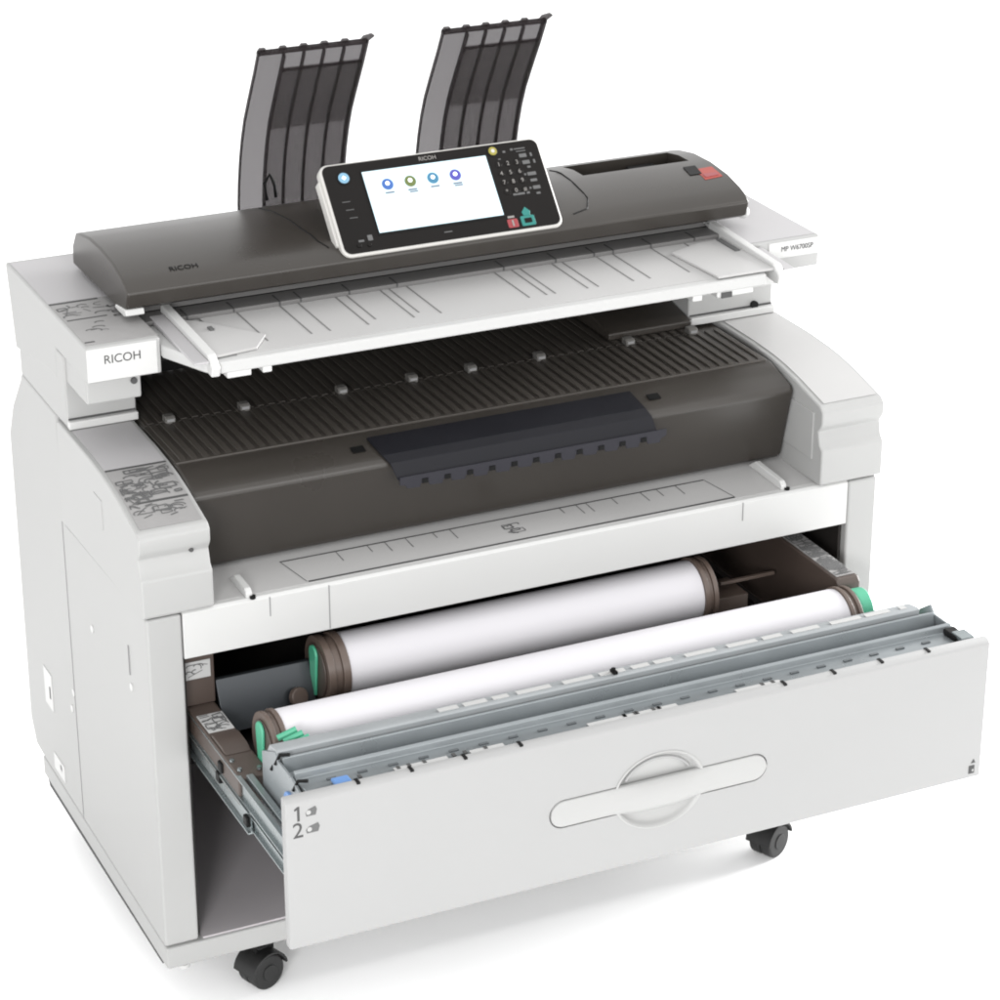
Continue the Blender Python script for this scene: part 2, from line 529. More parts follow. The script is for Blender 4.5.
# --- neck panels between shoulders and scanner
for x0, x1 in ((0.0006, 0.0965), (0.938, 1.0794)):
    b = B(); add_box(b, x0, x1, 0.305, 0.53, 0.7415, 0.845)
    nk = obj('neck_panel', b, 'body', P, 0.003)
    b = B(); add_box(b, x0-.0, x1, 0.296, 0.306, 0.742, 0.7535)
    obj('ledge', b, 'white', nk, 0.002)
    b = B(); add_box(b, x0+.002, x1-.002, 0.3035, 0.306, 0.7537, 0.7560)
    obj('gap_line', b, 'ink', nk)
b = B(); cyl(b, (1.047, 0.303, 0.757), (0, 1, 0), .006, .006, 14)
obj('catch', b, 'black', nk)

# --- output stacker: the dark unit in front
b = B()
px(b, [(0.135, 0.738), (0.078, 0.722), (0.071, 0.716), (0.098, 0.606), (0.110, 0.600), (0.16, 0.607), (0.30, 0.607), (0.44, 0.62), (0.44, 0.738)], 0.0915, 0.981)
stk = obj('output_stacker', b, 'dark', P, 0.010, 4)
b = B()
add_box(b, 0.094, 0.972, 0.137, 0.272, 0.736, 0.7405)
add_box(b, 0.097, 0.937, 0.2735, 0.455, 0.736, 0.7405)
rp = obj('ribbed_plate', b, 'ribs', stk, 0.001)
b = B()
nr = 56
for i in range(nr):
    x = 0.106 + i*(0.966-0.106)/(nr-1)
    pr = [(0.138, 0.7402), (0.148, 0.7426), (0.2724, 0.7426), (0.2724, 0.7402)]
    px(b, pr, x-0.0048, x+0.0048)
    if x < 0.93:
        px(b, [(0.2745, 0.7402), (0.2745, 0.7426), (0.45, 0.7426), (0.45, 0.7402)], x-0.0048, x+0.0048)
obj('ribs', b, 'ribs', stk, 0.001, 1)
for x in (0.131, 0.237, 0.379, 0.484, 0.574, 0.681, 0.823, 0.926):
    b = B(); px(b, [(0.266, 0.740), (0.266, 0.748), (0.270, 0.7505), (0.281, 0.7505), (0.281, 0.740)], x-0.0070, x+0.0070)
    cl = obj('clip', b, 'clipgrey', stk, 0.001)
    b = B(); add_box(b, x-0.005, x+0.005, 0.2648, 0.2665, 0.7440, 0.7475)
    obj('clip_face', b, 'greyline' , cl)
# lifted dark bracket at the right end of the plate
b = B(); px(b, [(0.29, 0.743), (0.29, 0.754), (0.40, 0.772), (0.40, 0.743)], 0.80, 0.936)
obj('plate_bracket', b, 'dark', stk, 0.003)
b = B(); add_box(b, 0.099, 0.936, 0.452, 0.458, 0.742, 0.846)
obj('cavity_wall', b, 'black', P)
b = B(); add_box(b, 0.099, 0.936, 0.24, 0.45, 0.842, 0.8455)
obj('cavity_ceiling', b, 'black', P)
# navy film flap over the front edge
b = B()
prof = [(0.118, 0.7375), (0.078, 0.7265), (0.066, 0.7185), (0.058, 0.700), (0.056, 0.692)]
prof2 = [(y-0.002, z+0.0012) for y, z in prof]
for x0, x1 in ((0.352, 0.744),):
    thick_grid(b, [[(x0+i*0.006, y, z), (x1+i*.0036, y, z)] for i, (y, z) in enumerate(prof)], 0.0022)
fl = obj('film_flap', b, 'navy', stk)
b = B()
rg = random.Random(3)
ragged = [(0.372, 0.7010), (0.372, 0.690)]
for k in range(12):
    xa = 0.380+k*0.0325
    zz = 0.6845-0.0015*rg.random()
    ragged += [(xa, 0.6885), (xa+0.002, zz), (xa+0.020, zz-0.001), (xa+0.022, 0.6885)]
ragged += [(0.768, 0.692), (0.768, 0.7010)]
extrude_poly(b, [(x, 0.0535, z) for x, z in ragged], (0, 0.002, 0))
obj('perforated_strip', b, 'navylight', fl)
b = B()
for i in range(11):
    x = 0.4078+i*0.0325
    add_box(b, x-0.0042, x+0.0042, 0.0523, 0.055, 0.6880, 0.6945)
pieces('perforation', b, 'black', fl)
b = B()
for x in (0.332, 0.772):
    extrude_poly(b, [(x-0.008, 0.108, 0.7314), (x+0.010, 0.108, 0.7314), (x+0.010, 0.096, 0.7281), (x-0.008, 0.096, 0.7281)], (0, -0.0003, 0.001))
pieces('hinge_hole', b, 'black', stk)

# --- scanner body
b = B(); px(b, [(0.19, 0.846), (0.19, 0.8945), (0.565, 0.8945), (0.568, 0.89), (0.545, 0.775), (0.38, 0.801), (0.34, 0.801), (0.335, 0.846)], 0.0, 0.099)
sb = obj('scanner_end_block', b, 'body', P, 0.004, 3)
b = B(); px(b, [(0.19, 0.848), (0.19, 0.8945), (0.565, 0.8945), (0.568, 0.89), (0.545, 0.775), (0.38, 0.801), (0.34, 0.801), (0.335, 0.848)], 0.962, 1.084)
sb2 = obj('scanner_end_block', b, 'body', P, 0.004, 3)
b = B(); add_box(b, 0.004, 0.078, 0.215, 0.33, 0.807, 0.8455)
lt = obj('lower_step', b, 'body', sb, 0.003)
b = B(); cyl(b, (0.068, 0.215, 0.832), (0, 1, 0), .0045, .005, 14)
obj('catch', b, 'ink', sb)
b = B(); cyl(b, (0.03, 0.3, 0.799), (0, 1, 0), .004, .012, 14)
obj('catch', b, 'inkgrey', sb)
b = B(); add_box(b, 0.985, 1.03, 0.205, 0.33, 0.823, 0.8475)
obj('lower_step', b, 'white', sb2, 0.003)
b = B(); add_box(b, 0.0, 0.0935, 0.1884, 0.1905, 0.848, 0.8925)
npl = obj('name_plate', b, 'white', sb, 0.0006)
t = text_bm('RICOH', 0.0165, 0.0003)
for v in t.verts:
    v.co.x *= 0.98
obj('lettering', t, 'ink', npl, xf=frame((0.047, 0.1882, 0.876), (1, 0, 0), (0, 0, 1)))
b = B(); add_box(b, 1.0, 1.082, 0.1884, 0.1905, 0.868, 0.892)
npr = obj('name_plate', b, 'white', sb2, 0.0006)
t = text_bm('MP W6700SP', 0.0105, 0.0003)
for v in t.verts:
    v.co.x *= 0.9
obj('lettering', t, 'ink', npr, xf=frame((1.046, 0.1882, 0.881), (1, 0, 0), (0, 0, 1)))
# grey tops and the left sticker
b = B(); add_box(b, 0.004, 0.0985, 0.372, 0.556, 0.8944, 0.8952)
obj('top_inlay', b, 'top', sb)
b = B(); add_box(b, 0.966, 1.080, 0.196, 0.556, 0.8944, 0.8952)
obj('top_inlay', b, 'top', sb2)
b = B(); add_box(b, 0.004, 0.0985, 0.20, 0.370, 0.8944, 0.8952)
sk = obj('instruction_sticker', b, 'sticker', sb)
b = B()
for ya, yb, xa, xb in ((0.364, 0.3685, 0.004, 0.07), (0.296, 0.299, 0.008, 0.062), (0.208, 0.2115, 0.005, 0.018)):
    add_box(b, xa, xb, ya, yb, 0.895, 0.8956)
pieces('sticker_line', b, 'ink', sk)
b = B(); scribble(b, 0.008, 0.075, 0.305, 0.355, 16, 0.002, 31); scribble(b, 0.02, 0.06, 0.24, 0.285, 5, 0.0018, 33)
obj('sticker_diagram', b, 'inkgrey', sk, xf=Matrix.Translation((0, 0, 0.8953)))
b = B(); scribble(b, 0.07, 0.09, 0.29, 0.335, 14, 0.0016, 35)
obj('sticker_diagram', b, 'ink', sk, xf=Matrix.Translation((0, 0, 0.8956)))
# middle of the scanner under the cover
b = B(); px(b, [(0.302, 0.846), (0.302, 0.890), (0.312, 0.902), (0.56, 0.902), (0.56, 0.80), (0.47, 0.80), (0.45, 0.846)], 0.0995, 0.9615)
obj('scanner_bed', b, 'railgrey', P, 0.002)

# scan table with its white lip
b = B()
pz(b, [(0.1, 0.186), (0.132, 0.112), (0.150, 0.100), (0.90, 0.100), (0.945, 0.100), (0.9605, 0.186), (0.9605, 0.300), (0.1, 0.300)], 0.8670, 0.8835)
stb = obj('scan_table', b, 'lip', P, 0.0025)
b = B(); add_box(b, 0.176, 0.955, 0.113, 0.3005, 0.8832, 0.8845)
tb = obj('table_sheet', b, 'table', stb)
b = B()
for x in (0.176, 0.229, 0.290, 0.316, 0.370, 0.386, 0.435, 0.448, 0.474):
    for xx, y0 in ((x, 0.145), (1.08-x, 0.150)):
        if xx in (0.386, 0.448):
            y0 = .16
        add_box(b, xx-0.0011, xx+0.0011, y0, 0.298, 0.8843, 0.8849)
pieces('guide_line', b, 'grooveline', stb)
b = B()
for x in (0.505, 0.55, 0.60, 0.655):
    add_box(b, x-0.014, x+0.014, 0.285, 0.2865, 0.8843, 0.8849)
add_box(b, 0.515, 0.517, 0.262, 0.284, 0.8843, 0.8849)
pieces('size_mark', b, 'inkgrey', stb)
b = B(); add_box(b, 0.10, 0.97, 0.2985, 0.303, 0.8838, 0.8905)
obj('feed_slot', b, 'ink', stb)
for x0, x1 in ((0.157, 0.19), (0.205, 0.218), (0.83, 0.845), (0.868, 0.925)):
    b = B(); add_box(b, x0, x1, 0.101, 0.13, 0.859, 0.8685)
    obj('stop_foot', b, 'white', stb, 0.002)
# sliding guides at both ends
for sgn, xr in ((1, 0.140), (-1, 0.966)):
    b = B()
    px(b, [(0.096, 0.866), (0.092, 0.880), (0.110, 0.893), (0.292, 0.9005), (0.298, 0.8840)], xr-0.006, xr+0.006)
    g = obj('side_guide', b, 'white', stb, 0.002)
    b = B()
    if sgn > 0:
        pts = [(xr+0.006, 0.262), (0.172, 0.240), (0.232, 0.160), (0.205, 0.120), (xr+0.006, 0.112)]
    else:
        pts = [(xr-0.006, 0.250), (0.915, 0.246), (0.863, 0.225), (0.872, 0.106), (xr-0.006, 0.106)]
    pz(b, pts, 0.8848, 0.8885)
    obj('guide_plate', b, 'table', g, 0.001)
    b = B()
    if sgn > 0:
        px(b, [(0.10, 0.884), (0.10, 0.887), (0.28, 0.8915), (0.28, 0.884)], xr-0.026, xr-0.0065)
    else:
        px(b, [(0.10, 0.884), (0.10, 0.887), (0.28, 0.8915), (0.28, 0.884)], xr+0.0065, xr+0.022)
    obj('guide_channel', b, 'top', g, 0.001)
    b = B(); add_box(b, xr+0.030*sgn, xr+.036*sgn, 0.20, 0.212, 0.8885, 0.891) if sgn > 0 else add_box(b, xr-0.02, xr-.012, 0.19, 0.245, 0.8885, 0.8905)
    obj('guide_slot', b, 'inkgrey', g)
b = B(); add_box(b, 0.862+.012, 0.862+.028, 0.0985, 0.102, 0.859, 0.8665)
obj('guide_catch', b, 'ink', stb)

# --- dark scanner cover
prof = [(0.495, 0.903), (0.493, 0.930), (0.474, 0.9535), (0.455, 0.959), (0.41, 0.966), (0.36, 0.9665), (0.31, 0.9615), (0.275, 0.953),
        (0.258, 0.9465), (0.247, 0.938), (0.254, 0.9165), (0.262, 0.912), (0.30, 0.9045)]
b = B(); px(b, prof, 0.076, 1.0)
cv = obj('scanner_cover', b, 'dark', P)
md = cv.modifiers.new('bevel', 'BEVEL'); md.width = 0.003; md.segments = 3; md.limit_method = 'ANGLE'; md.angle_limit = math.radians(50); md.harden_normals = True
cv.data.set_sharp_from_angle(angle=math.radians(38)); cv.data.polygons.foreach_set('use_smooth', [True]*len(cv.data.polygons))
b = B(); py(b, [(0.800, 0.935), (0.800, 0.99), (0.972, 0.99), (0.972, 0.935)], 0.378, 0.444)
cut(cv, [b])
b = B(); add_box(b, 0.801, 0.971, 0.379, 0.443, 0.9355, 0.938)
obj('cover_recess', b, 'black', cv)
b = B(); add_box(b, 0.90, 0.945, 0.382, 0.44, 0.938, 0.950)
obj('recess_latch', b, 'black', cv, .002)
def cz(y):
    pts = sorted([(0.247, 0.938), (0.258, 0.9465), (0.275, 0.953), (0.31, 0.9615), (0.36, 0.9665), (0.41, 0.966), (0.455, 0.959), (0.474, 0.9535)])
    if y <= pts[0][0]:
        return pts[0][1]
    for (a, za), (c, zc) in zip(pts, pts[1:]):
        if y <= c:
            return za+(zc-za)*(y-a)/(c-a)
    return pts[-1][1]
def cover_patch(name, m, corners, dz=0.0006, parent=None, n=8):
    """A patch lying on the curved cover: corners (x, y) front-left, front-right, back-right, back-left."""
    b = B()
    g = []
    for i in range(n+1):
        t = i/n
        row = []
        for j in range(3):
            s = j/2
            fx = corners[0][0]*(1-s)+corners[1][0]*s
            fy = corners[0][1]*(1-s)+corners[1][1]*s
            bx = corners[3][0]*(1-s)+corners[2][0]*s
            by = corners[3][1]*(1-s)+corners[2][1]*s
            x, y = fx*(1-t)+bx*t, fy*(1-t)+by*t
            row.append((x, y, cz(y)+dz))
        g.append(row)
    thick_grid(b, g, 0.0005)
    return obj(name, b, m, parent or cv, smooth=True)
rl = cover_patch('warning_label', 'redlabel', [(0.958, 0.303), (0.988, 0.306), (0.990, 0.342), (0.960, 0.340)])
cover_patch('label_mark', 'black', [(0.944, 0.322), (0.963, 0.322), (0.968, 0.352), (0.948, 0.352)], dz=.0012, parent=rl)
cover_patch('label_mark', 'red', [(0.962, 0.308), (0.984, 0.310), (0.985, 0.320), (0.963, 0.320)], dz=.0012, parent=rl)
t = text_bm('RICOH', 0.013, 0.0002)
obj('cover_marking', t, 'black', cv, xf=frame((0.163, 0.2755, cz(.2755)+.0007), (1, 0, 0), (0, 0.94, 0.26)))
def seam(pts, r=0.0011):
    b = B()
    out = []
    for (xa, ya), (xb, yb) in zip(pts, pts[1:]):
        for k in range(6):
            t = k/6
            out.append((xa+(xb-xa)*t, ya+(yb-ya)*t))
    out.append(pts[-1])
    tube(b, [(x, y, cz(y)+0.0002) for x, y in out], r, 6)
    obj('seam', b, 'black', cv, smooth=True)
seam([(0.334, 0.452), (0.338, 0.42), (0.350, 0.33), (0.358, 0.29), (0.366, 0.272)])
seam([(0.772, 0.43), (0.776, 0.40), (0.768, 0.30), (0.755, 0.275), (0.73, 0.268)])
b = B(); px(b, [(0.262, 0.9025), (0.252, 0.906), (0.256, 0.914), (0.30, 0.908), (0.30, 0.9025)], 0.074, 0.10)
obj('cover_foot', b, 'white', cv, 0.002)
b = B()
bmesh.ops.create_uvsphere(b, u_segments=20, v_segments=12, radius=0.0095, matrix=Matrix.Translation((1.004, 0.272, 0.915)))
obj('cover_foot', b, 'white', cv, smooth=True)
b = B(); add_box(b, 0.0995, 0.985, 0.262, 0.31, 0.8845, 0.8905)
obj('feed_rail', b, 'railgrey', P, 0.001)
b = B()
for x in (0.16, 0.225, 0.29, 0.32, 0.39, 0.46, 0.62, 0.70, 0.76, 0.79, 0.85, 0.92):
    add_box(b, x-0.001, x+0.001, 0.2612, 0.29, 0.886, 0.8912)
pieces('rail_mark', b, 'ink', P)

# --- control panel, tilted back
pb, pt = Vector((0, 0.2475, 0.943)), Vector((0, 0.3385, 1.0457))
up = (pt-pb).normalized()
H = (pt-pb).length
X0, X1 = 0.3785, 0.7065
XF = frame((X0, pb.y, pb.z), (1, 0, 0), up)       # local x right, y up the panel, z towards the viewer
PW = X1-X0
b = B()
def loop_z(bm, pts, z0, z1):
    extrude_poly(bm, [(x, y, z0) for x, y in pts], (0, 0, z1-z0))
loop_z(b, rrect(0, PW, 0, H, 0.013), -0.016, 0.0)
cp = obj('control_panel', b, 'bezel', P, 0.003, 3, xf=XF)
b = B(); loop_z(b, rrect(0.0034, PW-0.0034, 0.004, H-0.0030, 0.0105), -0.001, 0.0012)
obj('panel_face', b, 'panel', cp, 0.0006, xf=XF)
b = B(); loop_z(b, rrect(0.056, 0.246, 0.0245, H-0.016, 0.001), 0.001, 0.0018)
obj('screen_surround', b, 'black', cp, xf=XF)
b = B(); loop_z(b, rrect(0.0585, 0.243, 0.028, H-0.0185, 0.0005), 0.0016, 0.0022)
obj('screen', b, 'screen', cp, xf=XF)
b = B(); loop_z(b, [(-0.003, 0.02), (-0.003, H-0.02), (0.004, H-0.02), (0.004, 0.02)], -0.022, -0.006)
obj('panel_side_grip', b, 'bezel', cp, 0.002, xf=XF)
for x, m in ((0.0900, 'icon_blue'), (0.1235, 'icon_olive'), (0.1570, 'icon_teal'), (0.1905, 'icon_violet')):
    yy = H-0.0410
    b = B(); cyl(b, (x, yy, 0.0024), (0, 0, 1), 0.0082, 0.0006, 28)
    ic = obj('screen_icon', b, m, cp, xf=XF)
    b = B(); cyl(b, (x, yy+.0012, 0.0029), (0, 0, 1), 0.0030, 0.0004, 20)
    obj('icon_highlight', b, 'icon_white', cp, xf=XF)
    b = B(); loop_z(b, [(x-0.0065, yy-0.0135), (x+0.0065, yy-0.0135), (x+0.0065, yy-0.0112), (x-0.0065, yy-0.0112)], 0.0022, 0.0025)
    if m in ('icon_olive', 'icon_violet'):
        loop_z(b, [(x-0.005, yy-0.0165), (x+0.007, yy-0.0165), (x+0.007, yy-0.0146), (x-0.005, yy-0.0146)], 0.0022, 0.0025)
    obj('icon_caption', b, 'caption', cp, xf=XF)
t = text_bm('RICOH', 0.0085, 0.0002)
obj('lettering', t, 'keymark', cp, xf=XF @ Matrix.Translation((0.158, H-0.0105, 0.0014)))
# home key, yellow key, keypad
def key(x, y, r, m, ring=None, name='key'):
    if ring:
        b = B(); cyl(b, (x, y, 0.0014), (0, 0, 1), r*1.3, 0.001, 28)
        obj('key_ring', b, ring, cp, xf=XF)
    b = B(); cyl(b, (x, y, 0.0022), (0, 0, 1), r, 0.0016, 28)
    obj(name, b, m, cp, 0.0005, xf=XF)
key(0.031, H-0.0235, 0.0078, 'skyblue', 'black', 'home_key')
b = B(); cyl(b, (0.031, H-0.0235, 0.0031), (0, 0, 1), 0.0032, 0.0004, 4)
obj('key_mark', b, 'icon_white', cp, xf=XF)
key(0.2555, H-0.0135, 0.0062, 'yellow', 'black', 'energy_key')
b = B(); cyl(b, (0.2555, H-0.0135, 0.0031), (0, 0, 1), 0.0028, 0.0004, 16)
obj('key_mark', b, 'bezel', cp, xf=XF)
for r, row in enumerate(('123', '456', '789', '*0#')):
    for c, ch in enumerate(row):
        x, y = 0.2585+c*0.0138, H-0.0345-r*0.0138
        b = B(); cyl(b, (x, y, 0.0015), (0, 0, 1), 0.0048, 0.0012, 20)
        obj('number_key', b, 'panel', cp, 0.0004, xf=XF)
        t = text_bm(ch, 0.0088, 0.0001)
        obj('key_mark', t, 'keymark', cp, xf=XF @ Matrix.Translation((x, y, 0.0022)))
for x, y, wd, hh in ((0.296, H-0.0145, 0.017, 0.0016), (0.298, H-0.0255, 0.011, 0.0055), (0.300, H-0.036, 0.011, 0.0055), (0.302, H-0.0435, 0.005, 0.003),
                   (0.303, H-0.054, 0.013, 0.005), (0.303, H-0.064, 0.010, 0.004), (0.304, H-0.075, 0.011, 0.005), (0.304, H-0.084, 0.006, 0.003),
                   (0.275, H-0.0815, 0.018, 0.003), (0.272, H-0.0165, 0.004, 0.003), (0.284, H-0.0145, 0.004, 0.003), (0.030, 0.0205, 0.008, 0.003), (0.0435, 0.0235, 0.007, 0.008), (0.262, H-0.0265, 0.004, 0.0016), (0.297, H-0.0185, 0.015, 0.0012), (0.3105, H-0.0255, 0.003, 0.0055),
                   (0.3125, H-0.036, 0.003, 0.0055), (0.293, H-0.054, 0.003, 0.003), (0.2945, H-0.075, 0.003, 0.003), (0.289, H-0.0815, 0.005, 0.003), (0.156, 0.0155, 0.012, 0.0014), (0.025, H-0.058, 0.012, 0.001), (0.027, H-0.070, 0.012, 0.001), (0.029, H-0.082, 0.012, 0.001)):
    b = B(); loop_z(b, rrect(x-wd/2, x+wd/2, y-hh/2, y+hh/2, 0.0006, 2), 0.0008, 0.0016)
    obj('key_print', b, 'inkgrey', cp, xf=XF)
for x, y, r in ((0.025, 0.0145, 0.003), (0.040, 0.0135, 0.003)):
    key(x, y, r, 'panel', None, 'indicator')
b = B(); loop_z(b, rrect(0.245, 0.2605, 0.0075, 0.0205, 0.002), 0.0008, 0.0022)
sk_ = obj('stop_key', b, 'red', cp, 0.0005, xf=XF)
b = B(); loop_z(b, [(0.2515, 0.0095), (0.2540, 0.0095), (0.2540, 0.0185), (0.2515, 0.0185)], 0.0022, 0.0026)
loop_z(b, [(0.2475, 0.0222), (0.2575, 0.0222), (0.2575, 0.0252), (0.2475, 0.0252)], 0.0010, 0.0016)
obj('key_mark', b, 'keymark', cp, xf=XF)
b = B(); loop_z(b, rrect(0.2655, 0.2865, 0.0075, 0.0225, 0.002), 0.0008, 0.0022)
loop_z(b, [(0.2715, 0.0226), (0.2815, 0.0226), (0.2830, 0.0285), (0.2765, 0.0355), (0.2700, 0.0285)], 0.0008, 0.0022)
obj('start_key', b, 'teal', cp, 0.0005, xf=XF)
b = B(); loop_z(b, rrect(0.2705, 0.2815, 0.0115, 0.0185, 0.001), 0.0022, 0.0026)
obj('key_mark', b, 'panel', cp, xf=XF)
# its support on the cover
b = B(); extrude_poly(b, [(X0+0.02, 0.262, 0.940), (X0+0.02, 0.40, 0.960), (X0+0.02, 0.385, 1.00), (X0+0.02, 0.342, 1.026), (X0+0.02, 0.270, 0.947)], (PW-0.04, 0, 0))
obj('panel_support', b, 'dark', P, 0.006)

# --- smoked exit guides
GP = [(0.548, 0.905), (0.546, 0.94), (0.540, 0.975), (0.531, 1.010), (0.520, 1.042), (0.506, 1.073), (0.490, 1.100), (0.474, 1.126), (0.459, 1.150), (0.4475, 1.170), (0.439, 1.185)]
def gpoint(t):
    s = t*(len(GP)-1)
    i = min(int(s), len(GP)-2)
    u = s-i
    return (GP[i][0]*(1-u)+GP[i+1][0]*u, GP[i][1]*(1-u)+GP[i+1][1]*u)
def gnorm(t):
    a, c = gpoint(max(0, t-.05)), gpoint(min(1, t+.05))
    d = Vector((0, c[0]-a[0], c[1]-a[1])).normalized()
    return Vector((0, -d.z, d.y))              # towards the front
def sheet(b, x0, x1, t0, t1, off, th, n=20):
    rows = []
    for i in range(n+1):
        t = t0+(t1-t0)*i/n
        y, z = gpoint(t)
        nn = gnorm(t)
        p = Vector((0, y, z))+nn*off
        q = p+nn*th
        rows.append([b.verts.new((x0, p.y, p.z)), b.verts.new((x1, p.y, p.z)), b.verts.new((x1, q.y, q.z)), b.verts.new((x0, q.y, q.z))])
    for a, c in zip(rows, rows[1:]):
        for k in range(4):
            b.faces.new((a[k], a[(k+1) % 4], c[(k+1) % 4], c[k]))
    b.faces.new(list(reversed(rows[0])))
    b.faces.new(rows[-1])
def exit_guide(x0, x1, label):
    b = B(); sheet(b, x0, x1, 0.0, 1.0, 0, 0.0025)
    g = obj('exit_guide', b, 'smoke', P, smooth=True)
    wd = x1-x0
    b = B(); sheet(b, x0+wd*0.235, x1-wd*0.035, 0.0, 0.84, 0.006, 0.0025)
    obj('inner_plate', b, 'smokein', g, smooth=True)
    b = B(); sheet(b, x0+wd*0.236, x1-wd*0.036, 0.46, 0.838, 0.0115, 0.002)  # extra sheet added to darken the upper half as the bend's shading would
    obj('shading_sheet', b, 'smokein', g, smooth=True)
    n = 5
    for i in range(n):
        x = x0+wd*0.235+(wd*0.73)*i/(n-1)
        b = B(); sheet(b, x-0.0013, x+0.0013, 0.0, 0.97, 0.0028, 0.0065 if i else 0.008)
        obj('rib', b, 'smokedark', g, smooth=True)
    b = B(); sheet(b, x0-0.0005, x0+0.0018, 0.0, 1.0, 0.0026, 0.004)
    obj('edge_rib', b, 'smokedark', g, smooth=True)
    b = B(); sheet(b, x1-0.0018, x1+0.0005, 0.0, 1.0, 0.0026, 0.004)
    obj('edge_rib', b, 'smokedark', g, smooth=True)
    b = B(); sheet(b, x0+wd*0.235, x1-wd*0.035, 0.825, 0.842, 0.0086, 0.002, 3)
    obj('cross_rib', b, 'smokedark', g, smooth=True)
    b = B(); sheet(b, x0, x1, 0.965, 1.0, -0.001, 0.0055, 4)
    rim = obj('rim', b, 'smokedark', g, smooth=True)
    y, z = gpoint(1)
    for i in range(6):
        x = x0+0.006+(wd-0.010)*i/5
        b = B()
        pts = [(x-0.006, 0, -0.001), (x+0.006, 0, -0.001), (x+0.004, 0, 0.0045), (x-0.004, 0, 0.0045)]
        ex = 0.0
        if i == 5:
            pts = [(x-0.007, 0, -0.002), (x+0.004, 0, -0.004), (x+0.013, 0, 0.004), (x+0.009, 0, 0.008), (x-0.003, 0, 0.0055)]
        extrude_poly(b, [(p[0], y-0.0055-p[2]*.5, z+p[2]) for p in pts], (0, 0.007, 0))
        obj('lug', b, 'smokedark', rim, 0.001) if False else obj('lug', b, 'smokedark', g, 0.001)
    b = B()
    y, z = gpoint(0.20)
    tube(b, [(x0+0.052, y-0.012, z-0.028), (x0+0.050, y-0.014, z-0.008), (x0+0.044, y-0.012, z+0.006), (x0+0.036, y-0.012, z-0.006), (x0+0.038, y-0.014, z-0.03)], 0.0025, 8)
    obj('hinge_clip', b, 'black', g, smooth=True)
    return g
exit_guide(0.335, 0.496, '')
exit_guide(0.608, 0.768, '')
b = B(); add_box(b, 0.32, 0.79, 0.53, 0.553, 0.895, 0.915)
obj('guide_mount', b, 'dark', P, 0.002)

# --- the pulled out paper drawer
D = B()
XA, XB = 0.047, 1.033
px(D, [(-0.3576, 0.306), (-0.3576, 0.505), (-0.3525, 0.5105), (-0.3430, 0.5112), (-0.3430, 0.306)], XA, XB)
dr = obj('paper_drawer', D, 'front', P, 0.0025, 3)
HX, HZ = 0.5445, 0.4035
b1 = B(); py(b1, rrect(0.391, 0.700, HZ-0.020, HZ+0.020, 0.0198, 10), -0.37, -0.3535)
b2 = B()
rows = []
for yy, k in ((-0.362, 1.02), (-0.3576, 1.0), (-0.3545, 0.965), (-0.3510, 0.93), (-0.3480, 0.88), (-0.3462, 0.80), (-0.3455, 0.6)):
    rows.append([b2.verts.new((HX+0.064*k*math.cos(2*math.pi*i/64), yy, HZ+0.002+0.0535*k*math.sin(2*math.pi*i/64))) for i in range(64)])
for ra, rb in zip(rows, rows[1:]):
    for i in range(64):
        b2.faces.new((ra[i], ra[(i+1) % 64], rb[(i+1) % 64], rb[i]))
b2.faces.new(rows[0])
b2.faces.new(list(reversed(rows[-1])))
cut(dr, [b2, b1])
for pl in dr.data.polygons:
    pl.use_smooth = pl.area < 0.0005 and abs(pl.normal.y) < 0.995
dr.data.set_sharp_from_angle(angle=math.radians(25))
b = B()
N = 48
rows = []
for i in range(N+1):
    u = i/N
    x = 0.3926+(0.6984-0.3926)*(0.5-0.5*math.cos(math.pi*u))
    d = min(x-0.3926, 0.6984-x)
    h = 0.0184 if d > 0.0184 else math.sqrt(max(0.0, 0.0184**2-(0.0184-d)**2))
    h = max(h, 0.0004)
    bulge = 0.0055*math.exp(-((x-HX)/0.055)**4)
    row = []
    for k, (zz, yy) in enumerate(((-1, 0.0), (-0.94, 0.0012), (-0.55, 0.0022), (0, 0.0026), (0.55, 0.0022), (0.94, 0.0012), (1, 0.0))):
        row.append(b.verts.new((x, -0.3575-yy-bulge*(1-zz*zz), HZ+h*zz-0.006*math.exp(-((x-HX)/0.05)**4)*(1 if zz < 0 else 0.0))))
    row.append(b.verts.new((x, -0.3536, HZ+h)))
    row.append(b.verts.new((x, -0.3536, HZ-h)))
    rows.append(row)
for ra, rb in zip(rows, rows[1:]):
    for k in range(9):
        b.faces.new((ra[k], ra[(k+1) % 9], rb[(k+1) % 9], rb[k]))
b.faces.new(rows[0])
b.faces.new(list(reversed(rows[-1])))
obj('handle', b, 'handle', dr, smooth=True)
# pale liner of the finger recess with its raised rim
b = B()
rws = []
for yy, k in ((-0.3582, 1.03), (-0.3588, 1.0), (-0.3576, 0.965), (-0.3545, 0.93), (-0.3520, 0.90), (-0.3502, 0.85), (-0.3492, 0.74), (-0.3488, 0.4), (-0.3487, 0.02)):
    rws.append([b.verts.new((HX+0.063*k*math.cos(2*math.pi*i/64), yy, HZ+0.002+0.0525*k*math.sin(2*math.pi*i/64))) for i in range(64)])
for ra, rb in zip(rws, rws[1:]):
    for i in range(64):
        b.faces.new((ra[i], ra[(i+1) % 64], rb[(i+1) % 64], rb[i]))
obj('grip_recess', b, 'body', dr, smooth=True)
b = B()
tube(b, [(HX+0.050*math.cos(math.radians(a)), -0.3513, HZ+0.004+0.040*math.sin(math.radians(a))) for a in range(28, 155, 6)], 0.0022, 8)
obj('recess_ridge', b, 'front', dr, smooth=True)
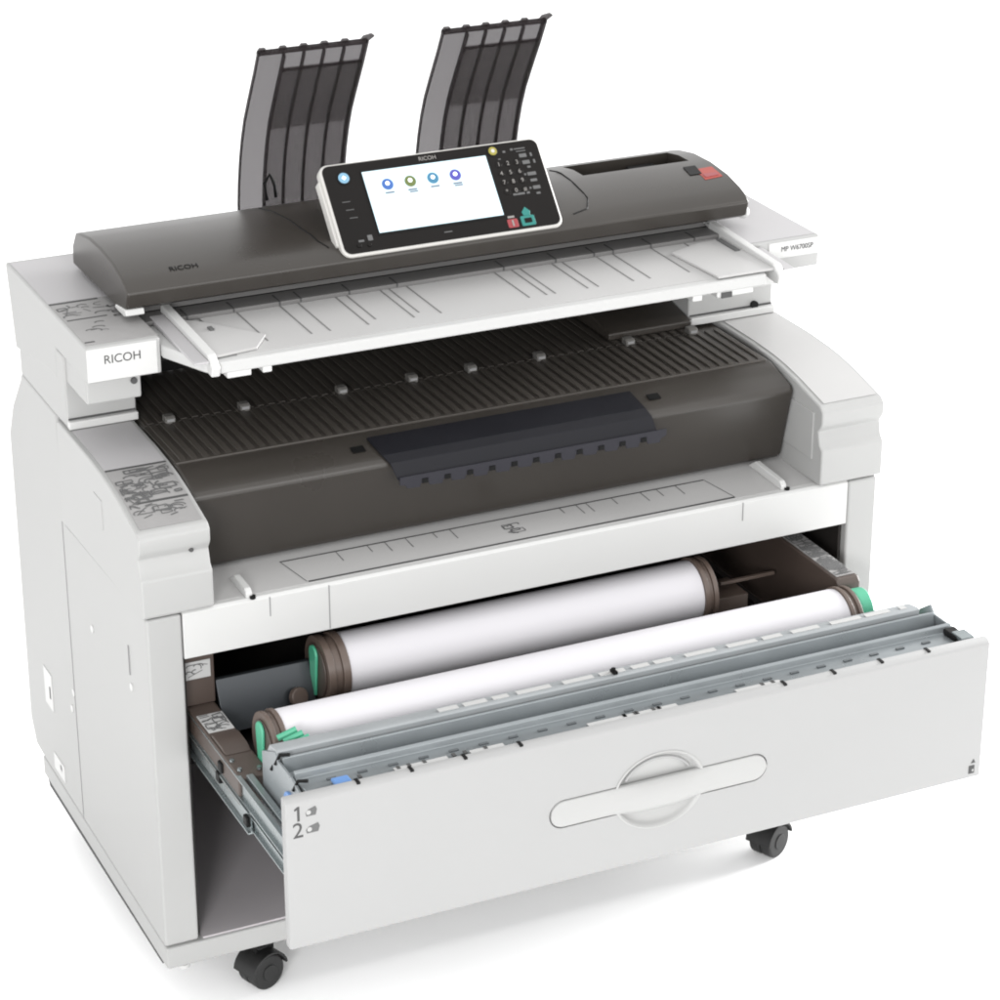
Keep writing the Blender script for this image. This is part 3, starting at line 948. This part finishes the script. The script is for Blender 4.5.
# marks printed on the drawer front: roll numbers and the two small signs at the right
def onfront(name, t, m, x, z):
    obj(name, t, m, dr, xf=frame((x, -0.3578, z), (1, 0, 0), (0, 0, 1)))
b = B(); py(b, [(0.0618, 0.481), (0.0648, 0.481), (0.0648, 0.5005), (0.0622, 0.5005), (0.0580, 0.4975), (0.0586, 0.4952), (0.0618, 0.4968)], -0.3580, -0.3575)
obj('tray_number', b, 'ink', dr)
onfront('tray_number', text_bm('2', 0.029, 0.0002), 'ink', 0.0622, 0.4675)
def rollmark(x, z, s, m):
    b = B(); py(b, [(x-.007*s, z-.006), (x+.006*s, z-.006), (x+.008*s, z+.001), (x+.006*s, z+.006), (x-.004*s, z+.003), (x-.008*s, z-.001)], -0.3579, -0.3574)
    o = obj('roll_sign', b, m, dr)
    b = B(); cyl(b, (x-.004*s, -0.3580, z-.001), (0, 1, 0), .003, .0006, 16)
    obj('roll_sign_core', b, 'body', dr)
rollmark(0.0795, 0.491, .9, 'inkgrey')
rollmark(0.0810, 0.468, 1.1, 'inkgrey')
b = B(); py(b, [(1.0135, 0.3135), (1.0225, 0.3135), (1.0225, 0.3255), (1.0135, 0.3255)], -0.358, -0.3574)
obj('sign', b, 'ink', dr)
b = B(); py(b, [(1.0165, 0.3290), (1.0235, 0.3290), (1.0205, 0.3350)], -0.358, -0.3574)
obj('sign', b, 'ink', dr)
b = B(); py(b, [(1.0185, 0.3165), (1.021, 0.3165), (1.021, 0.320), (1.0185, 0.320)], -0.3584, -0.3579)
obj('sign_mark', b, 'body', dr)
# steel cross members behind the front
b = B(); px(b, [(-0.339, 0.36), (-0.339, 0.499), (-0.3345, 0.4995), (-0.291, 0.4955), (-0.2885, 0.504), (-0.283, 0.505), (-0.278, 0.487), (-0.252, 0.4835), (-0.2475, 0.5035),
              (-0.2435, 0.5035), (-0.2435, 0.44), (-0.24, 0.44), (-0.24, 0.36)], 0.086, 1.018)
cm = obj('cross_member', b, 'steelp', dr, 0.0012)
b = B(); px(b, [(-0.2395, 0.43), (-0.2395, 0.5085), (-0.2350, 0.510), (-0.2130, 0.506), (-0.205, 0.495), (-0.205, 0.48), (-0.208, 0.43)], 0.082, 1.000)
rr = obj('rear_rail', b, 'steelw', dr, 0.001)
b = B()
rg = random.Random(4)
x = 0.30
while x < 0.98:
    l = rg.uniform(0.02, 0.05)
    add_box(b, x, min(x+l, .985), -0.2315, -0.2225, 0.5094, 0.5100)
    x += l+rg.uniform(0.006, 0.02)
pieces('rail_sticker', b, 'stickerw', rr)
b = B(); add_box(b, 0.541, 0.547, -0.236, -0.225, 0.509, 0.5135); cyl(b, (0.543, -.231, .514), (0, 0, 1), .003, .006, 10)
obj('rail_pin', b, 'black', rr)
b = B()
for x in (0.46, 0.475, 0.488, 0.645, 0.66, 0.675):
    add_box(b, x-0.0035, x+0.0035, -0.276, -0.266, 0.4855, 0.4885)
pieces('rail_clip', b, 'steel', cm, .0005)
b = B()
for i in range(22):
    x = 0.125+i*0.040
    add_box(b, x-0.006, x+0.006, -0.3105, -0.3065, 0.4955, 0.4990)
pieces('rail_slot', b, 'railslot', cm)
b = B()
for i in range(9):
    cyl(b, (0.15+i*0.1, -0.265, 0.4862), (0, 0, 1), 0.0032, 0.003, 12)
pieces('rail_bolt', b, 'steelw', cm)
b = B()
for xa, xb in ((0.20, 0.27), (0.30, 0.345), (0.46, 0.585), (0.67, 0.735)):
    add_box(b, xa, xb, -0.333, -0.320, 0.4990, 0.5002)
pieces('rail_sticker', b, 'stickerw', cm)
b = B()
rg = random.Random(9)
for i in range(16):
    x = rg.choice((0.16, 0.21, 0.24, 0.29, 0.33, 0.40, 0.52, 0.55, 0.69, 0.72)) + rg.uniform(-.012, .012)
    add_box(b, x-0.0022, x+0.0022, -0.325, -0.318, 0.4995, 0.5007)
pieces('rail_mark', b, 'ink', cm)
b = B(); add_box(b, 0.086, 1.016, -0.3426, -0.3392, 0.42, 0.497)
obj('shadow_gap', b, 'black', dr)
b = B()
for x in (0.142, 0.211, 0.281, 0.355, 0.725, 0.798, 0.869, 0.940):
    add_box(b, x-0.0022, x+0.0022, -0.3535, -0.3426, 0.5085, 0.5118)
pieces('top_notch', b, 'black', dr)
# end plates of the roll cradle
b = B(); px(b, [(-0.190, 0.37), (-0.190, 0.487), (-0.205, 0.494), (-0.235, 0.508), (-0.245, 0.500), (-0.29, 0.500), (-0.338, 0.490), (-0.338, 0.36)], 0.080, 0.0835)
ep = obj('cradle_end_plate', b, 'steelp', dr, 0.001)
b = B(); cyl(b, (0.0795, -0.285, 0.465), (1, 0, 0), .013, .006, 20)
obj('blue_dial', b, 'blue', ep, .001)
b = B(); cyl(b, (0.0795, -0.315, 0.440), (1, 0, 0), .010, .005, 20)
obj('gear', b, 'flange', ep, .001)
b = B(); add_box(b, 0.12, 0.142, -0.334, -0.317, 0.4995, 0.5045)
obj('blue_tab', b, 'blue', cm, .002)
b = B()
for y, z in ((-0.225, 0.49), (-0.24, 0.505), (-0.30, 0.50)):
    tube(b, [(0.079, y, z-.012), (0.084, y-.004, z+.002), (0.094, y-.012, z+.004)], 0.0022, 6)
pieces('wire_clip', b, 'black', ep, smooth=True)
b = B(); px(b, [(-0.21, 0.37), (-0.21, 0.492), (-0.235, 0.510), (-0.245, 0.500), (-0.338, 0.50), (-0.338, 0.36)], 1.0185, 1.022)
obj('cradle_end_plate', b, 'steelp', dr, 0.001)
b = B(); add_box(b, 1.0, 1.0175, -0.325, -0.295, 0.4965, 0.5055)
obj('latch', b, 'black', dr, .002)
b = B(); add_box(b, 1.002, 1.022, -0.336, -0.312, 0.502, 0.508)
obj('latch_cap', b, 'steel', dr, .001)
# drawer bottom and cradle between the rails
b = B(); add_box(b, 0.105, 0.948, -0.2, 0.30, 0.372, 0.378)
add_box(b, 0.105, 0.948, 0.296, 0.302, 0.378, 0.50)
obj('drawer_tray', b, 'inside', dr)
# left bracket with sticker, slide rails
b = B(); px(b, [(-0.165, 0.40), (-0.165, 0.4375), (-0.15, 0.4420), (0.30, 0.4420), (0.30, 0.40)], 0.057, 0.0975)
lb = obj('bracket', b, 'brown', dr, 0.003)
b = B(); px(b, [(-0.11, 0.4425), (-0.095, 0.4475), (-0.06, 0.4475), (-0.05, 0.4425)], 0.060, 0.0955)
obj('bracket_step', b, 'brown', lb, .002)
b = B(); add_box(b, 0.061, 0.0955, -0.045, 0.004, 0.4422, 0.4430)
bs = obj('bracket_sticker', b, 'stickerw', lb)
b = B(); scribble(b, 0.063, 0.093, -0.042, 0.001, 22, 0.002, 41)
obj('sticker_diagram', b, 'inkgrey', lb, xf=Matrix.Translation((0, 0, 0.4432)))
b = B()
for x, y in ((0.063, -0.125), (0.088, -0.155), (0.064, -0.15)):
    cyl(b, (x, y, 0.443), (0, 0, 1), 0.003, 0.004, 10)
pieces('bracket_screw', b, 'steel', lb)
def slide(x0, x1, s):
    b = B()
    xo = x0 if s > 0 else x1
    # C shaped channel seen from outside
    def chan(bm, ya, yb, za, zb, d):
        add_box(bm, x0+d, x0+d+0.002, ya, yb, za, zb)
        add_box(bm, x0+d-0.004*s, x0+d, ya, yb, zb-0.002, zb)
        add_box(bm, x0+d-0.004*s, x0+d, ya, yb, za, za+0.002)
    chan(b, -0.345, 0.25, 0.412, 0.4395, 0.004*s)
    o = obj('slide_rail', b, 'steel', dr)
    b = B(); chan(b, -0.20, 0.30, 0.379, 0.4105, 0.002*s)
    i = obj('slide_rail', b, 'steel', dr)
    b = B(); chan(b, -0.345, 0.05, 0.384, 0.4045, 0.006*s)
    obj('slide_rail', b, 'steel', dr)
    b = B()
    for y, z in ((-0.09, 0.405), (-0.10, 0.425), (-0.19, 0.395)):
        add_box(b, x0-0.003*s, x0+0.004*s, y-0.008, y+0.006, z-0.008, z+0.006)
    pieces('rail_stop', b, 'black', dr, .002)
slide(0.0565, 0.0975, 1)
slide(1.0225, 1.0, -1)
b = B(); px(b, [(-0.342, 0.39), (-0.342, 0.443), (-0.165, 0.443), (-0.165, 0.436), (-0.33, 0.436), (-0.33, 0.39)], 0.067, 0.076)
obj('slide_bracket', b, 'steel', dr, .001)
b = B()
for k in range(3):
    y = -0.182-0.012*k
    tube(b, [(0.104+.004*k, y, 0.494), (0.128+.004*k, y-.003, 0.503)], 0.0042, 10)
pieces('green_tab', b, 'green', dr, smooth=True)
# foot roller at the lower left of the drawer
b = B(); cyl(b, (0.064, -0.322, 0.322), (1, 0, 0), 0.011, 0.008, 20)
obj('drawer_roller', b, 'black', dr, .001)
b = B(); add_box(b, 0.059, 0.0595+.012, -0.342, -0.318, 0.308, 0.338)
obj('roller_plate', b, 'white', dr, .002)
# right wall of the drawer
b = B(); px(b, [(-0.086, 0.378), (-0.086, 0.455), (-0.104, 0.478), (-0.104, 0.492), (-0.098, 0.5), (0.30, 0.5), (0.30, 0.378)], 0.957, 0.993)
rw = obj('drawer_wall', b, 'brown', dr, 0.003)
b = B(); add_box(b, 0.961, 0.990, -0.092, 0.10, 0.5002, 0.5010)
obj('wall_sticker', b, 'sticker', rw)
b = B(); scribble(b, 0.963, 0.988, -0.088, 0.08, 110, 0.0018, 51)
obj('sticker_diagram', b, 'inkgrey', rw, xf=Matrix.Translation((0, 0, 0.5014)))
b = B(); add_box(b, 0.86, 0.949, 0.05, 0.056, 0.445, 0.45)
add_box(b, 0.83, 0.90, 0.04, 0.10, 0.378, 0.43)
pieces('cradle_arm', b, 'flange', dr, .001)
# left inner post, warning sticker, steel plate
b = B(); add_box(b, 0.0535, 0.0975, 0.031, 0.06, 0.4435, 0.515)
ip = obj('inner_post', b, 'brown', P, .002)
b = B(); add_box(b, 0.0555, 0.0915, 0.0295, 0.0312, 0.483, 0.508)
ss = obj('post_sticker', b, 'stickerw', ip)
b = B(); scribble(b, 0.059, 0.088, 0.487, 0.504, 6, 0.0016, 61)
obj('sticker_print', b, 'inkgrey', ip, xf=Matrix(((1, 0, 0, 0), (0, 0, -1, 0.0293), (0, 1, 0, 0), (0, 0, 0, 1))))
b = B(); px(b, [(0.010, 0.405), (0.040, 0.470), (0.046, 0.4705), (0.046, 0.467), (0.016, 0.405)], 0.101, 0.232)
sp_ = obj('cradle_plate', b, 'darksteel', dr, .001)
b = B(); cyl(b, (0.205, 0.012, 0.435), (0.3, -1, 0.4), .013, .01, 24)
obj('cradle_roller', b, 'flange', dr, .002)

# --- casters and a levelling foot
CZ = 0.0262
def caster(x, y, turn):
    T = Matrix.Translation((x, y, 0)) @ Matrix.Rotation(turn, 4, 'Z')
    b = B()
    add_box(b, -0.022, 0.022, -0.020, 0.026, 0.0715, 0.0768)
    add_box(b, -0.006, 0.006, -0.012, 0.020, 0.030, 0.0715)
    c = obj('caster', b, 'black', P, 0.002, xf=T)
    for dx in (-0.0098, 0.0098):
        b = B(); cyl(b, (dx, 0, CZ), (1, 0, 0), CZ, 0.0186, 48)
        obj('wheel', b, 'rubber', c, 0.004, 3, xf=T)
        b = B(); cyl(b, (dx*1.96, 0, CZ), (1, 0, 0), 0.012, 0.003, 32)
        obj('wheel_cap', b, 'rubber', c, 0.001, 2, xf=T)
    b = B()
    pts = []
    for r_, ks in ((0.0315, range(13)), (0.0280, range(12, -1, -1))):
        for k in ks:
            a = math.radians(10+165*k/12)
            pts.append((-0.0215, r_*math.cos(a), CZ+r_*math.sin(a)))
    extrude_poly(b, pts, (0.043, 0, 0))
    obj('wheel_guard', b, 'rubber', c, 0.001, xf=T)
for x in (0.140, 0.942):
    for y in (0.022, 0.52):
        caster(x, y, -1.22 if x < .5 else -1.12)
for x in (0.033, 1.047):
    b = B(); cyl(b, (x, 0.03, 0.068), (0, 0, 1), 0.006, 0.02, 16); cyl(b, (x, 0.03, 0.057), (0, 0, 1), 0.009, 0.006, 20)
    obj('levelling_foot', b, 'white', P, .001)

# ------------------------------------------------------------------ paper rolls lying in the drawer
def paper_roll(x0, x1, y, z, r, rf, th, knob, label):
    t = thing('paper_roll', ((x0+x1)/2, y, z-r), label, 'paper roll', 'paper rolls in the drawer')
    b = B(); cyl(b, ((x0+x1)/2, y, z), (1, 0, 0), r, x1-x0, 96)
    obj('paper', b, 'paper', t, 0.0008, 1)
    b = B()
    ring = []
    for k in range(19):
        a = math.radians(250+k*6.5)               # the outermost turn stands off a little at its end
        rr_ = r+0.0004+0.0010*(k/18)**3
        ring.append((b.verts.new((x0+0.0015, y-rr_*math.sin(a), z-rr_*math.cos(a))), b.verts.new((x1-0.0015, y-rr_*math.sin(a), z-rr_*math.cos(a)))))
    for p_, q_ in zip(ring, ring[1:]):
        b.faces.new((p_[0], p_[1], q_[1], q_[0]))
    bmesh.ops.solidify(b, geom=b.faces[:], thickness=0.0003)
    obj('loose_end', b, 'paper', t, smooth=True)
    th0 = th
    for s, xe in ((-1, x0), (1, x1)):
        th = th0 if s < 0 else min(th0, 0.021)
        b = B()
        cyl(b, (xe+s*th*.17, y, z), (1, 0, 0), rf, th*.34, 64)
        cyl(b, (xe+s*th*.50, y, z), (1, 0, 0), rf*0.92, th*.34, 64)
        cyl(b, (xe+s*th*.83, y, z), (1, 0, 0), rf*0.98, th*.33, 64)
        f = obj('roll_flange', b, 'flange', t, 0.0012)
        b = B(); cyl(b, (xe+s*(th+.0012), y, z), (1, 0, 0), rf*0.78, 0.0024, 48)
        obj('hub', b, 'brown', f, .001)
        xo = xe+s*(th+.0024)
        if s < 0:
            b = B()
            pts = []
            for k in range(13):
                a = math.radians(180*k/12)
                pts.append((xo, y+0.013*math.cos(a), z+rf*0.50+0.013*math.sin(a)))
            pts += [(xo, y-0.0065, z-rf*0.75), (xo, y+0.0065, z-rf*0.75)]
            extrude_poly(b, pts, (-0.0045, 0, 0))
            obj('green_lever', b, 'green', f, 0.002)
        elif knob:
            b = B(); cyl(b, (xe+th+.014, y, z+rf*.25), (1, 0, 0), rf*0.60, 0.020, 32)
            obj('green_knob', b, 'green', f, 0.002)
    return t
paper_roll(0.268, 0.797, 0.025, 0.462, 0.0435, 0.047, 0.031, False,
           'shorter white paper roll at the back of the drawer, under the white beam')
paper_roll(0.123, 0.939, -0.132, 0.457, 0.0435, 0.046, 0.019, True,
           'longer white paper roll at the front of the drawer, close behind the steel rails')
